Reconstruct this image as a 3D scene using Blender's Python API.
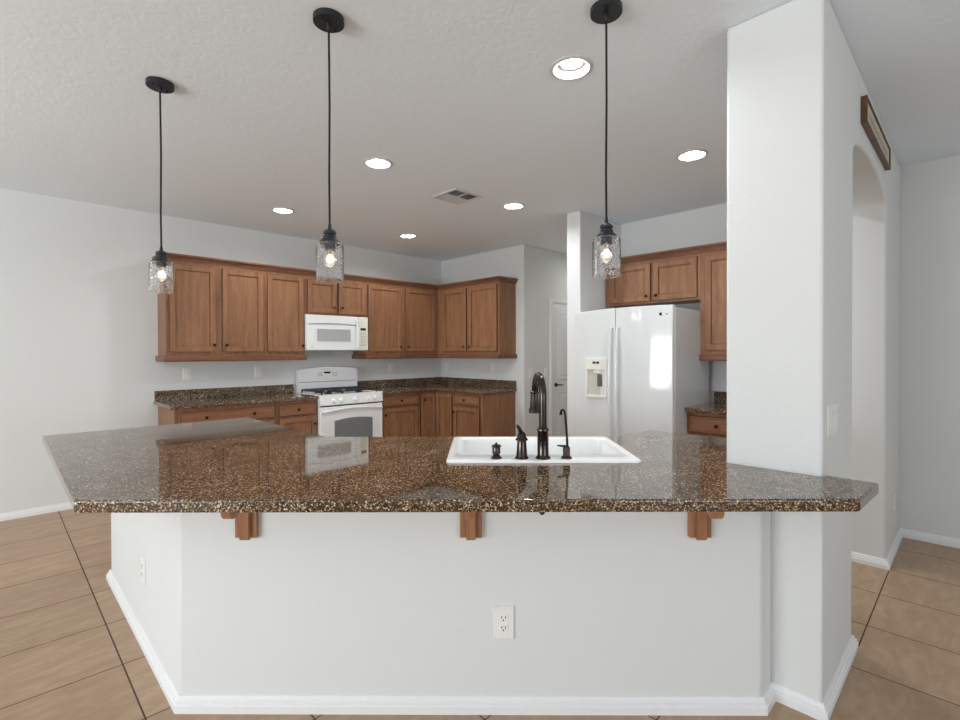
import bpy, bmesh, math, random
from mathutils import Vector, Matrix
random.seed(4)
R = math.radians
for o in list(bpy.data.objects):
    bpy.data.objects.remove(o)
S = bpy.context.scene
C = S.collection

# ------------------------------------------------------------------ camera
CAM_H = 1.389
cd = bpy.data.cameras.new('camera')
cam = bpy.data.objects.new('camera', cd)
C.objects.link(cam)
S.camera = cam
cd.sensor_fit = 'HORIZONTAL'
cd.sensor_width = 36.0
cd.lens = 492.85 / 960 * 36.0
cd.shift_x = 3.16 / 960
cd.shift_y = -4.21 / 960
cd.clip_start = 0.05
YAW, PITCH, ROLL = 45.4779, -0.4599, -0.1741
cam.matrix_world = (Matrix.Translation((0, 0, CAM_H)) @ Matrix.Rotation(R(YAW - 90), 4, 'Z')
                    @ Matrix.Rotation(R(90 + PITCH), 4, 'X') @ Matrix.Rotation(R(ROLL), 4, 'Z'))

# ------------------------------------------------------------------ world, exposure, daylight
S.view_settings.view_transform = 'Standard'
S.view_settings.look = 'None'
S.view_settings.gamma = 1
S.view_settings.use_curve_mapping = False
S.view_settings.exposure = 0.0
w = bpy.data.worlds.new('sky'); S.world = w; w.use_nodes = True
w.node_tree.nodes['Background'].inputs[0].default_value = (0.86, 0.93, 1.0, 1)
w.node_tree.nodes['Background'].inputs[1].default_value = 2.0

def area(name, loc, direction, sx, sy, power, col=(1, 0.985, 0.96)):
    ld = bpy.data.lights.new(name, 'AREA'); ld.shape = 'RECTANGLE'
    ld.size = sx; ld.size_y = sy; ld.energy = power; ld.color = col
    o = bpy.data.objects.new(name, ld); C.objects.link(o)
    o.location = loc
    o.rotation_euler = Vector(direction).to_track_quat('-Z', 'Y').to_euler()
    return o
# daylight through the windows behind the camera (see the openings in wall_rear and wall_side)
area('daylight_rear_window_wide', (-4.68, 1.875, 1.20), (1, 0, 0.85), 3.45, 1.4, 215, (0.95, 0.98, 1.0))
area('daylight_side_window', (0.3, -4.08, 1.45), (0, 1, 0.75), 3.0, 1.7, 46, (0.95, 0.98, 1.0))

# fill light added to brighten the passage, no fixture, hidden behind the partition
area('passage_fill_light', (6.1, 3.45, 2.70), (0, 0, -1), 0.3, 0.3, 6, (1, 0.96, 0.9))

# ------------------------------------------------------------------ helpers: materials
def new_mat(name):
    m = bpy.data.materials.new(name); m.use_nodes = True
    return m, m.node_tree, m.node_tree.nodes['Principled BSDF']
def lin(r, g, b):
    f = lambda c: (c / 255 / 12.92) if c / 255 <= 0.04045 else ((c / 255 + 0.055) / 1.055) ** 2.4
    return (f(r), f(g), f(b), 1)
def simple(name, col, rough=0.5, metal=0.0, spec=0.5, noise=0.03, bump=0.0, scale=40):
    m, t, p = new_mat(name)
    p.inputs['Roughness'].default_value = rough
    p.inputs['Metallic'].default_value = metal
    p.inputs['Specular IOR Level'].default_value = spec
    tc = t.nodes.new('ShaderNodeTexCoord'); n = t.nodes.new('ShaderNodeTexNoise')
    n.inputs['Scale'].default_value = scale; n.inputs['Detail'].default_value = 3
    t.links.new(tc.outputs['Object'], n.inputs['Vector'])
    mx = t.nodes.new('ShaderNodeMix'); mx.data_type = 'RGBA'
    c = lin(*col)
    mx.inputs[6].default_value = tuple(max(0, x * (1 - noise)) for x in c[:3]) + (1,)
    mx.inputs[7].default_value = tuple(min(1, x * (1 + noise)) for x in c[:3]) + (1,)
    t.links.new(n.outputs['Fac'], mx.inputs[0]); t.links.new(mx.outputs[2], p.inputs['Base Color'])
    if bump:
        b = t.nodes.new('ShaderNodeBump'); b.inputs['Strength'].default_value = bump
        b.inputs['Distance'].default_value = 0.004
        t.links.new(n.outputs['Fac'], b.inputs['Height']); t.links.new(b.outputs[0], p.inputs['Normal'])
    return m
def plaster(name, col, bump, scale, dist=0.003, rough=0.7):
    m, t, p = new_mat(name)
    p.inputs['Base Color'].default_value = lin(*col); p.inputs['Roughness'].default_value = rough
    p.inputs['Specular IOR Level'].default_value = 0.3
    tc = t.nodes.new('ShaderNodeTexCoord')
    n = t.nodes.new('ShaderNodeTexNoise'); n.inputs['Scale'].default_value = scale; n.inputs['Detail'].default_value = 2.5
    n.inputs['Distortion'].default_value = 0.6
    r = t.nodes.new('ShaderNodeValToRGB'); r.color_ramp.elements[0].position = 0.42; r.color_ramp.elements[1].position = 0.62
    b = t.nodes.new('ShaderNodeBump'); b.inputs['Strength'].default_value = bump; b.inputs['Distance'].default_value = dist
    t.links.new(tc.outputs['Object'], n.inputs['Vector']); t.links.new(n.outputs['Fac'], r.inputs[0])
    t.links.new(r.outputs[0], b.inputs['Height']); t.links.new(b.outputs[0], p.inputs['Normal'])
    return m
def wood(name, c1, c2, c3, vec=(9, 9, 0.9), rough=0.38):
    m, t, p = new_mat(name)
    tc = t.nodes.new('ShaderNodeTexCoord'); mp = t.nodes.new('ShaderNodeMapping'); mp.inputs['Scale'].default_value = vec
    oi = t.nodes.new('ShaderNodeObjectInfo'); ad = t.nodes.new('ShaderNodeVectorMath'); ad.operation = 'MULTIPLY_ADD'
    ad.inputs[1].default_value = (1, 1, 1)
    cx = t.nodes.new('ShaderNodeCombineXYZ'); ml = t.nodes.new('ShaderNodeMath'); ml.operation = 'MULTIPLY'; ml.inputs[1].default_value = 37
    t.links.new(oi.outputs['Random'], ml.inputs[0])
    for i in range(3): t.links.new(ml.outputs[0], cx.inputs[i])
    t.links.new(tc.outputs['Object'], ad.inputs[0]); t.links.new(cx.outputs[0], ad.inputs[2])
    t.links.new(ad.outputs[0], mp.inputs[0])
    n = t.nodes.new('ShaderNodeTexNoise'); n.inputs['Scale'].default_value = 2.2; n.inputs['Detail'].default_value = 6; n.inputs['Distortion'].default_value = 0.5
    t.links.new(mp.outputs[0], n.inputs['Vector'])
    n2 = t.nodes.new('ShaderNodeTexNoise'); n2.inputs['Scale'].default_value = 14; n2.inputs['Detail'].default_value = 4
    t.links.new(mp.outputs[0], n2.inputs['Vector'])
    av = t.nodes.new('ShaderNodeMix'); av.inputs[0].default_value = 0.4
    t.links.new(n.outputs['Fac'], av.inputs[2]); t.links.new(n2.outputs['Fac'], av.inputs[3])
    r = t.nodes.new('ShaderNodeValToRGB'); e = r.color_ramp.elements
    e[0].position = 0.3; e[0].color = lin(*c1); e[1].position = 0.7; e[1].color = lin(*c3)
    x = e.new(0.5); x.color = lin(*c2)
    t.links.new(av.outputs[0], r.inputs[0]); t.links.new(r.outputs[0], p.inputs['Base Color'])
    p.inputs['Roughness'].default_value = rough; p.inputs['Specular IOR Level'].default_value = 0.4
    return m
def granite(name):
    m, t, p = new_mat(name)
    tc = t.nodes.new('ShaderNodeTexCoord')
    v = t.nodes.new('ShaderNodeTexVoronoi'); v.inputs['Scale'].default_value = 235; v.inputs['Randomness'].default_value = 1
    n = t.nodes.new('ShaderNodeTexNoise'); n.inputs['Scale'].default_value = 120; n.inputs['Detail'].default_value = 3
    n3 = t.nodes.new('ShaderNodeTexNoise'); n3.inputs['Scale'].default_value = 7; n3.inputs['Detail'].default_value = 2
    for q in (v, n, n3): t.links.new(tc.outputs['Object'], q.inputs['Vector'])
    sp = t.nodes.new('ShaderNodeSeparateColor'); t.links.new(v.outputs['Color'], sp.inputs[0])
    a = t.nodes.new('ShaderNodeMath'); a.operation = 'MULTIPLY_ADD'; a.inputs[1].default_value = 0.55; 
    t.links.new(n.outputs['Fac'], a.inputs[0]); 
    b = t.nodes.new('ShaderNodeMath'); b.operation = 'MULTIPLY'; b.inputs[1].default_value = 0.585
    t.links.new(sp.outputs[0], b.inputs[0]); t.links.new(b.outputs[0], a.inputs[2])
    c = t.nodes.new('ShaderNodeMath'); c.operation = 'MULTIPLY_ADD'; c.inputs[1].default_value = 0.18; 
    t.links.new(n3.outputs['Fac'], c.inputs[0]); t.links.new(a.outputs[0], c.inputs[2])
    r = t.nodes.new('ShaderNodeValToRGB'); r.color_ramp.interpolation = 'LINEAR'
    e = r.color_ramp.elements
    e[0].position = 0.44; e[0].color = lin(20, 17, 15); e[1].position = 1.0; e[1].color = lin(216, 206, 188)
    for pos, col in ((0.57, (50, 38, 28)), (0.69, (84, 63, 43)), (0.77, (118, 88, 58)), (0.86, (148, 122, 90))):
        x = e.new(pos); x.color = lin(*col)
    t.links.new(c.outputs[0], r.inputs[0]); t.links.new(r.outputs[0], p.inputs['Base Color'])
    p.inputs['Roughness'].default_value = 0.045; p.inputs['IOR'].default_value = 1.75
    return m
TILE, TU, TV = 0.4560, 0.4047, 0.3890
def floor_mat():
    m, t, p = new_mat('floor_tile')
    N = t.nodes; L = t.links
    def math_(op, a, b=None, c=None):
        q = N.new('ShaderNodeMath'); q.operation = op
        for i, x in enumerate((a, b, c)):
            if x is None: continue
            if isinstance(x, (int, float)): q.inputs[i].default_value = x
            else: L.new(x, q.inputs[i])
        return q.outputs[0]
    tc = N.new('ShaderNodeTexCoord'); sx = N.new('ShaderNodeSeparateXYZ'); L.new(tc.outputs['Object'], sx.inputs[0])
    fu = math_('DIVIDE', math_('SUBTRACT', sx.outputs[0], TU), TILE); fv = math_('DIVIDE', math_('SUBTRACT', sx.outputs[1], TV), TILE)
    def edge(f):
        fr = math_('FRACT', f); return math_('MINIMUM', fr, math_('SUBTRACT', 1.0, fr))
    d = math_('MINIMUM', edge(fu), edge(fv))
    g = N.new('ShaderNodeMapRange'); g.inputs[1].default_value = 0.0042; g.inputs[2].default_value = 0.0085
    L.new(d, g.inputs[0])
    iu = math_('FLOOR', fu); iv = math_('FLOOR', fv)
    cb = N.new('ShaderNodeCombineXYZ'); L.new(iu, cb.inputs[0]); L.new(iv, cb.inputs[1])
    wn = N.new('ShaderNodeTexWhiteNoise'); wn.noise_dimensions = '3D'; L.new(cb.outputs[0], wn.inputs['Vector'])
    # travertine veins, shifted tile by tile
    sc = N.new('ShaderNodeVectorMath'); sc.operation = 'MULTIPLY_ADD'; sc.inputs[1].default_value = (7, 7, 7)
    L.new(wn.outputs['Color'], sc.inputs[0]); L.new(tc.outputs['Object'], sc.inputs[2])
    mp = N.new('ShaderNodeMapping'); mp.inputs['Rotation'].default_value = (0, 0, R(-38)); mp.inputs['Scale'].default_value = (1.8, 5.0, 1)
    L.new(sc.outputs[0], mp.inputs[0])
    n = N.new('ShaderNodeTexNoise'); n.inputs['Scale'].default_value = 3.4; n.inputs['Detail'].default_value = 9; n.inputs['Roughness'].default_value = 0.62; n.inputs['Distortion'].default_value = 0.7
    L.new(mp.outputs[0], n.inputs['Vector'])
    r = N.new('ShaderNodeValToRGB'); e = r.color_ramp.elements
    e[0].position = 0.28; e[0].color = lin(166, 137, 109); e[1].position = 0.74; e[1].color = lin(190, 163, 135)
    x = e.new(0.5); x.color = lin(176, 147, 119)
    L.new(n.outputs['Fac'], r.inputs[0])
    hv = N.new('ShaderNodeHueSaturation'); L.new(r.outputs[0], hv.inputs['Color'])
    L.new(math_('MULTIPLY_ADD', wn.outputs['Value'], 0.10, 0.95), hv.inputs['Value'])
    mx = N.new('ShaderNodeMix'); mx.data_type = 'RGBA'; mx.inputs[6].default_value = lin(74, 52, 36)
    L.new(g.outputs[0], mx.inputs[0]); L.new(hv.outputs[0], mx.inputs[7]); L.new(mx.outputs[2], p.inputs['Base Color'])
    rr = N.new('ShaderNodeMapRange'); rr.inputs[3].default_value = 0.8; rr.inputs[4].default_value = 0.42; L.new(g.outputs[0], rr.inputs[0])
    L.new(rr.outputs[0], p.inputs['Roughness'])
    b = N.new('ShaderNodeBump'); b.inputs['Strength'].default_value = 0.5; b.inputs['Distance'].default_value = 0.003
    L.new(g.outputs[0], b.inputs['Height'])
    b2 = N.new('ShaderNodeBump'); b2.inputs['Strength'].default_value = 0.22; b2.inputs['Distance'].default_value = 0.003
    L.new(n.outputs['Fac'], b2.inputs['Height']); L.new(b.outputs[0], b2.inputs['Normal']); L.new(b2.outputs[0], p.inputs['Normal'])
    return m
def emit(name, col, strength):
    m, t, p = new_mat(name)
    p.inputs['Base Color'].default_value = (0.8, 0.8, 0.8, 1)
    p.inputs['Emission Color'].default_value = (*col, 1); p.inputs['Emission Strength'].default_value = strength
    return m
def glass(name, bump=0.0, col=(1, 1, 1, 1)):
    m, t, p = new_mat(name)
    p.inputs['Base Color'].default_value = col
    p.inputs['Transmission Weight'].default_value = 1; p.inputs['Roughness'].default_value = 0.02; p.inputs['IOR'].default_value = 1.38
    if bump:
        tc = t.nodes.new('ShaderNodeTexCoord'); v = t.nodes.new('ShaderNodeTexVoronoi'); v.inputs['Scale'].default_value = 95
        r = t.nodes.new('ShaderNodeValToRGB'); r.color_ramp.elements[0].position = 0.0; r.color_ramp.elements[1].position = 0.28
        b = t.nodes.new('ShaderNodeBump'); b.inputs['Strength'].default_value = bump; b.inputs['Distance'].default_value = 0.002
        t.links.new(tc.outputs['Object'], v.inputs['Vector']); t.links.new(v.outputs['Distance'], r.inputs[0])
        t.links.new(r.outputs[0], b.inputs['Height']); t.links.new(b.outputs[0], p.inputs['Normal'])
    return m

M = {}
M['wall'] = plaster('wall_paint', (224, 226, 225), 0.09, 60)
M['ceiling'] = plaster('ceiling_paint', (238, 245, 250), 0.16, 26, 0.003)
M['trim'] = simple('white_trim', (238, 239, 240), 0.35)
M['floor'] = floor_mat()
M['wood'] = wood('maple_stain', (118, 80, 55), (142, 101, 72), (162, 119, 87))
M['woodh'] = wood('maple_stain_rail', (92, 58, 41), (120, 79, 57), (140, 97, 72), (0.9, 9, 9))
M['woodd'] = wood('maple_stain_drawer', (118, 78, 54), (142, 98, 70), (160, 115, 85), (0.9, 9, 9))
M['shadow_line'] = wood('painted_shadow_line', (70, 42, 28), (84, 52, 35), (98, 62, 42))  # darker wood colour painting shadow lines on door and drawer edges and grooves
M['woodfin'] = wood('corbel_oak', (138, 94, 62), (160, 114, 80), (178, 132, 98))
M['gap'] = simple('cabinet_shadow_gap', (58, 34, 22), 0.7)
M['granite'] = granite('speckled_granite')
M['white'] = simple('white_enamel', (236, 238, 238), 0.12, noise=0.01)
M['whitem'] = simple('white_plastic', (238, 238, 234), 0.35, noise=0.01)
M['cream'] = simple('cream_plastic', (232, 232, 222), 0.4)
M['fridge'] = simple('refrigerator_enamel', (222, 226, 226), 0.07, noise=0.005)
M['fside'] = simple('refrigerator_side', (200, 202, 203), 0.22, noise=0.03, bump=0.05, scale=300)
M['sink'] = simple('sink_enamel', (244, 245, 245), 0.14, noise=0.005)
M['bronze'] = simple('oil_rubbed_bronze', (74, 66, 63), 0.22, 1.0, noise=0.2)
M['bronzed'] = simple('dark_bronze', (38, 32, 30), 0.3, 0.8)
M['black'] = simple('black_metal', (46, 48, 50), 0.42, 0.4)
M['cord'] = simple('black_cord', (16, 16, 17), 0.8)
M['iron'] = simple('black_iron', (26, 26, 27), 0.5)
M['dark'] = simple('black_display', (20, 22, 22), 0.15)
M['grey'] = simple('grey_mark', (150, 152, 152), 0.5)
M['mesh'] = simple('oven_glass', (120, 124, 124), 0.1)
M['mwin'] = simple('microwave_window', (172, 176, 174), 0.25, scale=400, noise=0.12)
M['seed'] = glass('seeded_glass', 0.9)
M['clear'] = glass('bulb_glass')
M['filament'] = emit('filament_glow', (1.0, 0.76, 0.5), 9)
M['lens'] = emit('downlight_glow', (1.0, 0.965, 0.92), 40)
M['chandelier_bulb'] = emit('chandelier_bulb_glow', (1.0, 0.98, 0.95), 50)
M['frame'] = wood('walnut_frame', (72, 48, 32), (98, 68, 46), (122, 86, 60))
M['art'] = simple('beige_print', (196, 190, 172), 0.6, noise=0.12, scale=30)
M['ventdark'] = simple('vent_interior', (70, 70, 68), 0.8)
M['vent'] = simple('vent_metal', (206, 206, 202), 0.4)

# ------------------------------------------------------------------ helpers: meshes
def smooth(me, ang=35):
    for p in me.polygons: p.use_smooth = True
    me.set_sharp_from_angle(angle=R(ang))
def obj(name, bm, mat, parent=None, bevel=0, seg=2, sm=True):
    me = bpy.data.meshes.new(name)
    bmesh.ops.recalc_face_normals(bm, faces=bm.faces[:])
    bm.to_mesh(me); bm.free()
    for m in (mat if isinstance(mat, (list, tuple)) else [mat]): me.materials.append(m)
    if sm: smooth(me)
    o = bpy.data.objects.new(name, me); C.objects.link(o)
    if parent: o.parent = parent
    if bevel:
        b = o.modifiers.new('bevel', 'BEVEL'); b.width = bevel; b.segments = seg; b.limit_method = 'ANGLE'; b.angle_limit = R(40)
        b.harden_normals = False
    return o
def thing(name, label, cat, loc, rz=0, group=None):
    o = bpy.data.objects.new(name, None); C.objects.link(o); o.empty_display_size = 0.1
    o.location = loc; o.rotation_euler = (0, 0, rz); o['label'] = label; o['category'] = cat
    if group: o['group'] = group
    return o
def tag(o, label, cat, group=None):
    o['label'] = label; o['category'] = cat
    if group: o['group'] = group
    return o
def struct(o):
    o['kind'] = 'structure'; return o
def box(bm, x0, x1, y0, y1, z0, z1, mi=0):
    v = [bm.verts.new(p) for p in ((x0, y0, z0), (x1, y0, z0), (x1, y1, z0), (x0, y1, z0), (x0, y0, z1), (x1, y0, z1), (x1, y1, z1), (x0, y1, z1))]
    for f in ((3, 2, 1, 0), (4, 5, 6, 7), (0, 1, 5, 4), (1, 2, 6, 5), (2, 3, 7, 6), (3, 0, 4, 7)):
        bm.faces.new([v[i] for i in f]).material_index = mi
    return v
def bx(*a):
    bm = bmesh.new(); box(bm, *a); return bm
def boxes(lst):
    bm = bmesh.new()
    for a in lst: box(bm, *a)
    return bm
def lathe(bm, prof, c=(0, 0), n=28, mi=0, closed=False):
    rings = []
    for r, z in prof:
        if r < 1e-6: rings.append([bm.verts.new((c[0], c[1], z))])
        else: rings.append([bm.verts.new((c[0] + r * math.cos(2 * math.pi * k / n), c[1] + r * math.sin(2 * math.pi * k / n), z)) for k in range(n)])
    prs = list(zip(rings, rings[1:])) + ([(rings[-1], rings[0])] if closed else [])
    for a, b in prs:
        for k in range(n):
            q = [a[k % len(a)], a[(k + 1) % len(a)], b[(k + 1) % len(b)], b[k % len(b)]]
            u = []
            for x in q:
                if x not in u: u.append(x)
            if len(u) > 2: bm.faces.new(u).material_index = mi
    if not closed:
        for rg in (rings[0], rings[-1]):
            if len(rg) > 2: bm.faces.new(rg).material_index = mi
    return bm
def tube(bm, pts, rad, n=14, mi=0):
    pts = [Vector(p) for p in pts]; rad = rad if isinstance(rad, (list, tuple)) else [rad] * len(pts)
    rings = []; up = None
    for i, p in enumerate(pts):
        d = (pts[min(i + 1, len(pts) - 1)] - pts[max(i - 1, 0)]).normalized()
        if up is None:
            up = Vector((0, 0, 1)) if abs(d.z) < 0.9 else Vector((1, 0, 0))
        a = d.cross(up).normalized(); b = d.cross(a).normalized(); up = -b if False else b.cross(d).cross(d) if False else up
        a = d.cross(up)
        if a.length < 1e-3:
            a = d.orthogonal()
        a.normalize(); b = a.cross(d).normalized(); up = b
        rings.append([bm.verts.new(p + rad[i] * (math.cos(2 * math.pi * k / n) * a + math.sin(2 * math.pi * k / n) * b)) for k in range(n)])
    for a, b in zip(rings, rings[1:]):
        for k in range(n): bm.faces.new((a[k], a[(k + 1) % n], b[(k + 1) % n], b[k])).material_index = mi
    bm.faces.new(rings[0]).material_index = mi; bm.faces.new(rings[-1]).material_index = mi
    return bm
def polyfill(loops, z0, z1, xform=lambda x, y, z: (x, y, z)):
    """prism of a 2D outline with holes; loops[0] outer"""
    bm = bmesh.new(); tops = []; bots = []
    for z, store in ((z0, bots), (z1, tops)):
        es = []
        for lp in loops:
            vs = [bm.verts.new(xform(x, y, z)) for x, y in lp]
            store.append(vs)
            for i in range(len(vs)): es.append(bm.edges.new((vs[i], vs[(i + 1) % len(vs)])))
        bmesh.ops.triangle_fill(bm, edges=es, use_beauty=True, use_dissolve=False)
    for a, b in zip(bots, tops):
        for i in range(len(a)):
            j = (i + 1) % len(a); bm.faces.new((a[i], a[j], b[j], b[i]))
    bmesh.ops.dissolve_limit(bm, angle_limit=R(0.5), verts=bm.verts[:], edges=bm.edges[:])
    return bm
def nested(bm, x0, x1, z0, z1, prof, mi_last=0, dark=()):
    """raised or recessed rectangular face in the xz plane from (inset, y) steps; closed at the back"""
    rings = []
    for ins, y in prof:
        rings.append([bm.verts.new(p) for p in ((x0 + ins, y, z0 + ins), (x1 - ins, y, z0 + ins), (x1 - ins, y, z1 - ins), (x0 + ins, y, z1 - ins))])
    for i, (a, b) in enumerate(zip(rings, rings[1:])):
        for k in range(4): bm.faces.new((a[k], a[(k + 1) % 4], b[(k + 1) % 4], b[k])).material_index = 1 if i in dark else 0
    bm.faces.new(rings[0]); bm.faces.new(rings[-1]).material_index = mi_last
    return bm
def sweep(bm, path, prof, m0=0.0, m1=0.0):
    """profile (offset to the right of travel, z) along a 2D path, mitred"""
    P = [Vector(p) for p in path]; rings = []
    for i, p in enumerate(P):
        if i == 0: d = (P[1] - P[0]).normalized(); n = Vector((d.y, -d.x)); sh = d * m0
        elif i == len(P) - 1: d = (P[-1] - P[-2]).normalized(); n = Vector((d.y, -d.x)); sh = d * m1
        else:
            d1 = (P[i] - P[i - 1]).normalized(); d2 = (P[i + 1] - P[i]).normalized()
            n1 = Vector((d1.y, -d1.x)); n2 = Vector((d2.y, -d2.x)); n = (n1 + n2) / (1 + n1.dot(n2)); sh = Vector((0, 0))
        rings.append([bm.verts.new((p.x + n.x * o + sh.x * o, p.y + n.y * o + sh.y * o, z)) for o, z in prof])
    k = len(prof)
    for a, b in zip(rings, rings[1:]):
        for j in range(k): bm.faces.new((a[j], a[(j + 1) % k], b[(j + 1) % k], b[j]))
    bm.faces.new(rings[0]); bm.faces.new(rings[-1])
    return bm
def rrect(cx, cy, w_, h_, r, n=6):
    out = []
    for (sx, sy, a0) in ((1, 1, 0), (-1, 1, 90), (-1, -1, 180), (1, -1, 270)):
        for k in range(n + 1):
            a = R(a0 + 90 * k / n)
            out.append((cx + sx * (w_ / 2 - r) + r * math.cos(a), cy + sy * (h_ / 2 - r) + r * math.sin(a)))
    return out
def loft(bm, loops, cap0=False, cap1=True):
    rs = [[bm.verts.new(p) for p in lp] for lp in loops]
    for a, b in zip(rs, rs[1:]):
        for k in range(len(a)): bm.faces.new((a[k], a[(k + 1) % len(a)], b[(k + 1) % len(b)], b[k]))
    if cap0: bm.faces.new(rs[0])
    if cap1: bm.faces.new(rs[-1])
    return bm

# ------------------------------------------------------------------ setting
CEIL = 2.757; VL = 5.681; UB = 4.830; UF = 4.843
UP0, UP1, VP0, VP1 = 2.2275, 2.854, 0.409, 0.753       # column
UJ = 4.05                                              # far jamb of the arch
REAR, SIDE, HALL = -4.6, -4.0, 7.2
lights = [(2.0, 1.378), (1.998, 3.04), (2.003, 4.686), (3.485, 1.40), (3.489, 3.052), (3.491, 4.696)]
struct(obj('floor', bx(REAR - .1, HALL + .1, SIDE - .1, VL + .2, -0.12, 0), M['floor'], sm=False))
circ = lambda c, r, n=32: [(c[0] + r * math.cos(2 * math.pi * k / n), c[1] + r * math.sin(2 * math.pi * k / n)) for k in range(n)]
ce = polyfill([[(REAR - .1, SIDE - .1), (HALL + .1, SIDE - .1), (HALL + .1, VL + .2), (REAR - .1, VL + .2)]] + [circ(c, 0.086) for c in lights], CEIL, CEIL + 0.015)
struct(obj('ceiling', ce, M['ceiling'], sm=False))
struct(obj('wall_left', bx(REAR - .1, HALL + .1, VL, VL + .15, 0, CEIL), M['wall'], sm=False))
struct(obj('wall_back', bx(UB, HALL, 4.055, VL, 0, CEIL), M['wall'], bevel=.008, sm=False))
struct(obj('wall_partition', bx(4.07, HALL, 2.706, 2.862, 0, CEIL), M['wall'], bevel=.008, sm=False))
struct(obj('wall_hall', bx(HALL, HALL + .12, 2.5, 4.3, 0, CEIL), M['wall'], sm=False))
struct(obj('wall_right', bx(UF, UF + .15, SIDE, 2.706, 0, CEIL), M['wall'], sm=False))
def holed(name, plane, a0, a1, holes):
    lst = []; cur = a0
    bm = bmesh.new()
    def put(s0, s1, z0, z1):
        if plane[0] == 'u': box(bm, plane[1] - .12, plane[1], s0, s1, z0, z1)
        else: box(bm, s0, s1, plane[1] - .12, plane[1], z0, z1)
    for (s0, s1, z0, z1) in sorted(holes):
        put(cur, s0, 0, CEIL)
        if z0 > 0: put(s0, s1, 0, z0)
        put(s0, s1, z1, CEIL); cur = s1
    put(cur, a1, 0, CEIL)
    return struct(obj(name, bm, M['wall'], sm=False))
holed('wall_rear', ('u', REAR), SIDE, VL, [(0.15, 3.60, 0.5, 1.9)])
holed('wall_side', ('v', SIDE), REAR, UF, [(-1.2, 1.8, 0.6, 2.3)])
def window(name, plane, s0, s1, z0, z1, n):
    bm = bmesh.new()
    def put(a, b, c, d):
        if plane[0] == 'u': box(bm, plane[1] - .09, plane[1] - .04, a, b, c, d)
        else: box(bm, a, b, plane[1] - .09, plane[1] - .04, c, d)
    f = 0.05
    put(s0, s1, z0, z0 + f); put(s0, s1, z1 - f, z1)
    for i in range(n + 1):
        x = s0 + (s1 - s0 - f) * i / n
        put(x, x + f, z0 + f, z1 - f)
    struct(obj(name, bm, M['trim'], sm=False))
window('window_1', ('u', REAR), 0.15, 3.60, 0.5, 1.9, 3)
window('window_2', ('v', SIDE), -1.2, 1.8, 0.6, 2.3, 2)
# column and arched opening beside it: one continuous wall
pts = [(UP0, 0), (UP1, 0), (UP1, 2.30)]
for k in range(1, 24):
    a = math.pi - math.pi * k / 24
    pts.append(((UP1 + UJ) / 2 + (UJ - UP1) / 2 * math.cos(a), 2.30 + 0.128 * math.sin(a)))
pts += [(UJ, 2.30), (UJ, 0), (UF, 0), (UF, CEIL), (UP0, CEIL)]
bm = polyfill([pts], VP0, VP1, lambda x, y, z: (x, z, y))
struct(obj('wall_column', bm, M['wall'], bevel=.014, seg=4, sm=True))
# island half wall
hw = [(.511, 3.727), (.511, 2.171), (2.103, .579), (UP0, .579), (UP0, .70), (2.153, .70), (.631, 2.221), (.631, 3.727)]
struct(obj('wall_island', polyfill([hw], 0, 0.8735), M['wall'], bevel=.012, seg=3))
BP = [(0, 0), (0.0225, 0), (0.0225, 0.028), (0.017, 0.032), (0.017, 0.041), (0.011, 0.045), (0.009, 0.054), (0.005, 0.059), (0, 0.059)]
def baseboard(name, path): struct(obj(name, sweep(bmesh.new(), path, BP), M['trim'], sm=False))
baseboard('baseboard_left', [(REAR, VL), (1.155, VL)])
baseboard('baseboard_island', [(.631, 3.727), (.511, 3.727), (.511, 2.171), (2.103, .579), (UP0, .579), (UP0, VP0), (UP1, VP0), (UP1, VP1), (2.95 - .096, VP1 + .001)][:8])
baseboard('baseboard_right', [(UJ, VP1), (UJ, VP0), (UF, VP0), (UF, SIDE)])
baseboard('baseboard_back', [(UB, 4.19), (UB, 4.055), (5.355, 4.055)])
baseboard('baseboard_partition', [(HALL, 2.862), (4.07, 2.862), (4.07, 2.706), (4.60, 2.706)])

# door on the passage wall
def make_door():
    x0, x1, zt = 5.357, 6.24, 2.11
    cas = bmesh.new()
    yw = 4.055
    sweep(cas, [(0, 0), (0, 1)], [(0, 0), (.01, 0), (.01, .01), (0, .01)]); cas.clear()
    box(cas, x0, x0 + .062, yw - .018, yw - .0005, 0, zt); box(cas, x1 - .062, x1, yw - .018, yw - .0005, 0, zt)
    box(cas, x0 + .062, x1 - .062, yw - .018, yw - .0005, zt - .062, zt)
    box(cas, x0 + .012, x0 + .05, yw - .024, yw - .018, 0, zt - .012); box(cas, x1 - .05, x1 - .012, yw - .024, yw - .018, 0, zt - .012)
    box(cas, x0 + .05, x1 - .05, yw - .024, yw - .018, zt - .05, zt - .012)
    o = struct(obj('trim_1', cas, M['trim'], sm=False))
    bm = bmesh.new()
    a, b = x0 + .066, x1 - .066
    y = yw - .012
    box(bm, a, b, y, yw - .0005, 0.01, zt - .066)
    for z0, z1 in ((0.20, 0.84), (1.00, 1.93)):
        for (p0, p1) in ((a + .11, b - .11),):
            nested(bm, p0, p1, z0, z1, [(0, y), (.0, y - .003), (.012, y - .009), (.030, y - .004), (.045, y - .004), (.07, y - .008)])
    d = struct(obj('door_1', bm, M['trim'], sm=False))
    hb = bmesh.new()
    rot = Matrix.Rotation(R(90), 4, 'X')
    lathe(hb, [(0, 0), (.028, 0), (.028, .008), (.011, .012), (.011, .045), (0, .045)], n=20)
    bmesh.ops.transform(hb, matrix=Matrix.Translation((5.485, y, .935)) @ rot, verts=hb.verts[:])
    tube(hb, [(5.485, y - .045, .935), (5.53, y - .047, .938), (5.57, y - .045, .928), (5.60, y - .044, .932)], [.009, .008, .007, .005], 10)
    obj('door_handle', hb, M['iron'], d)
make_door()

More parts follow.
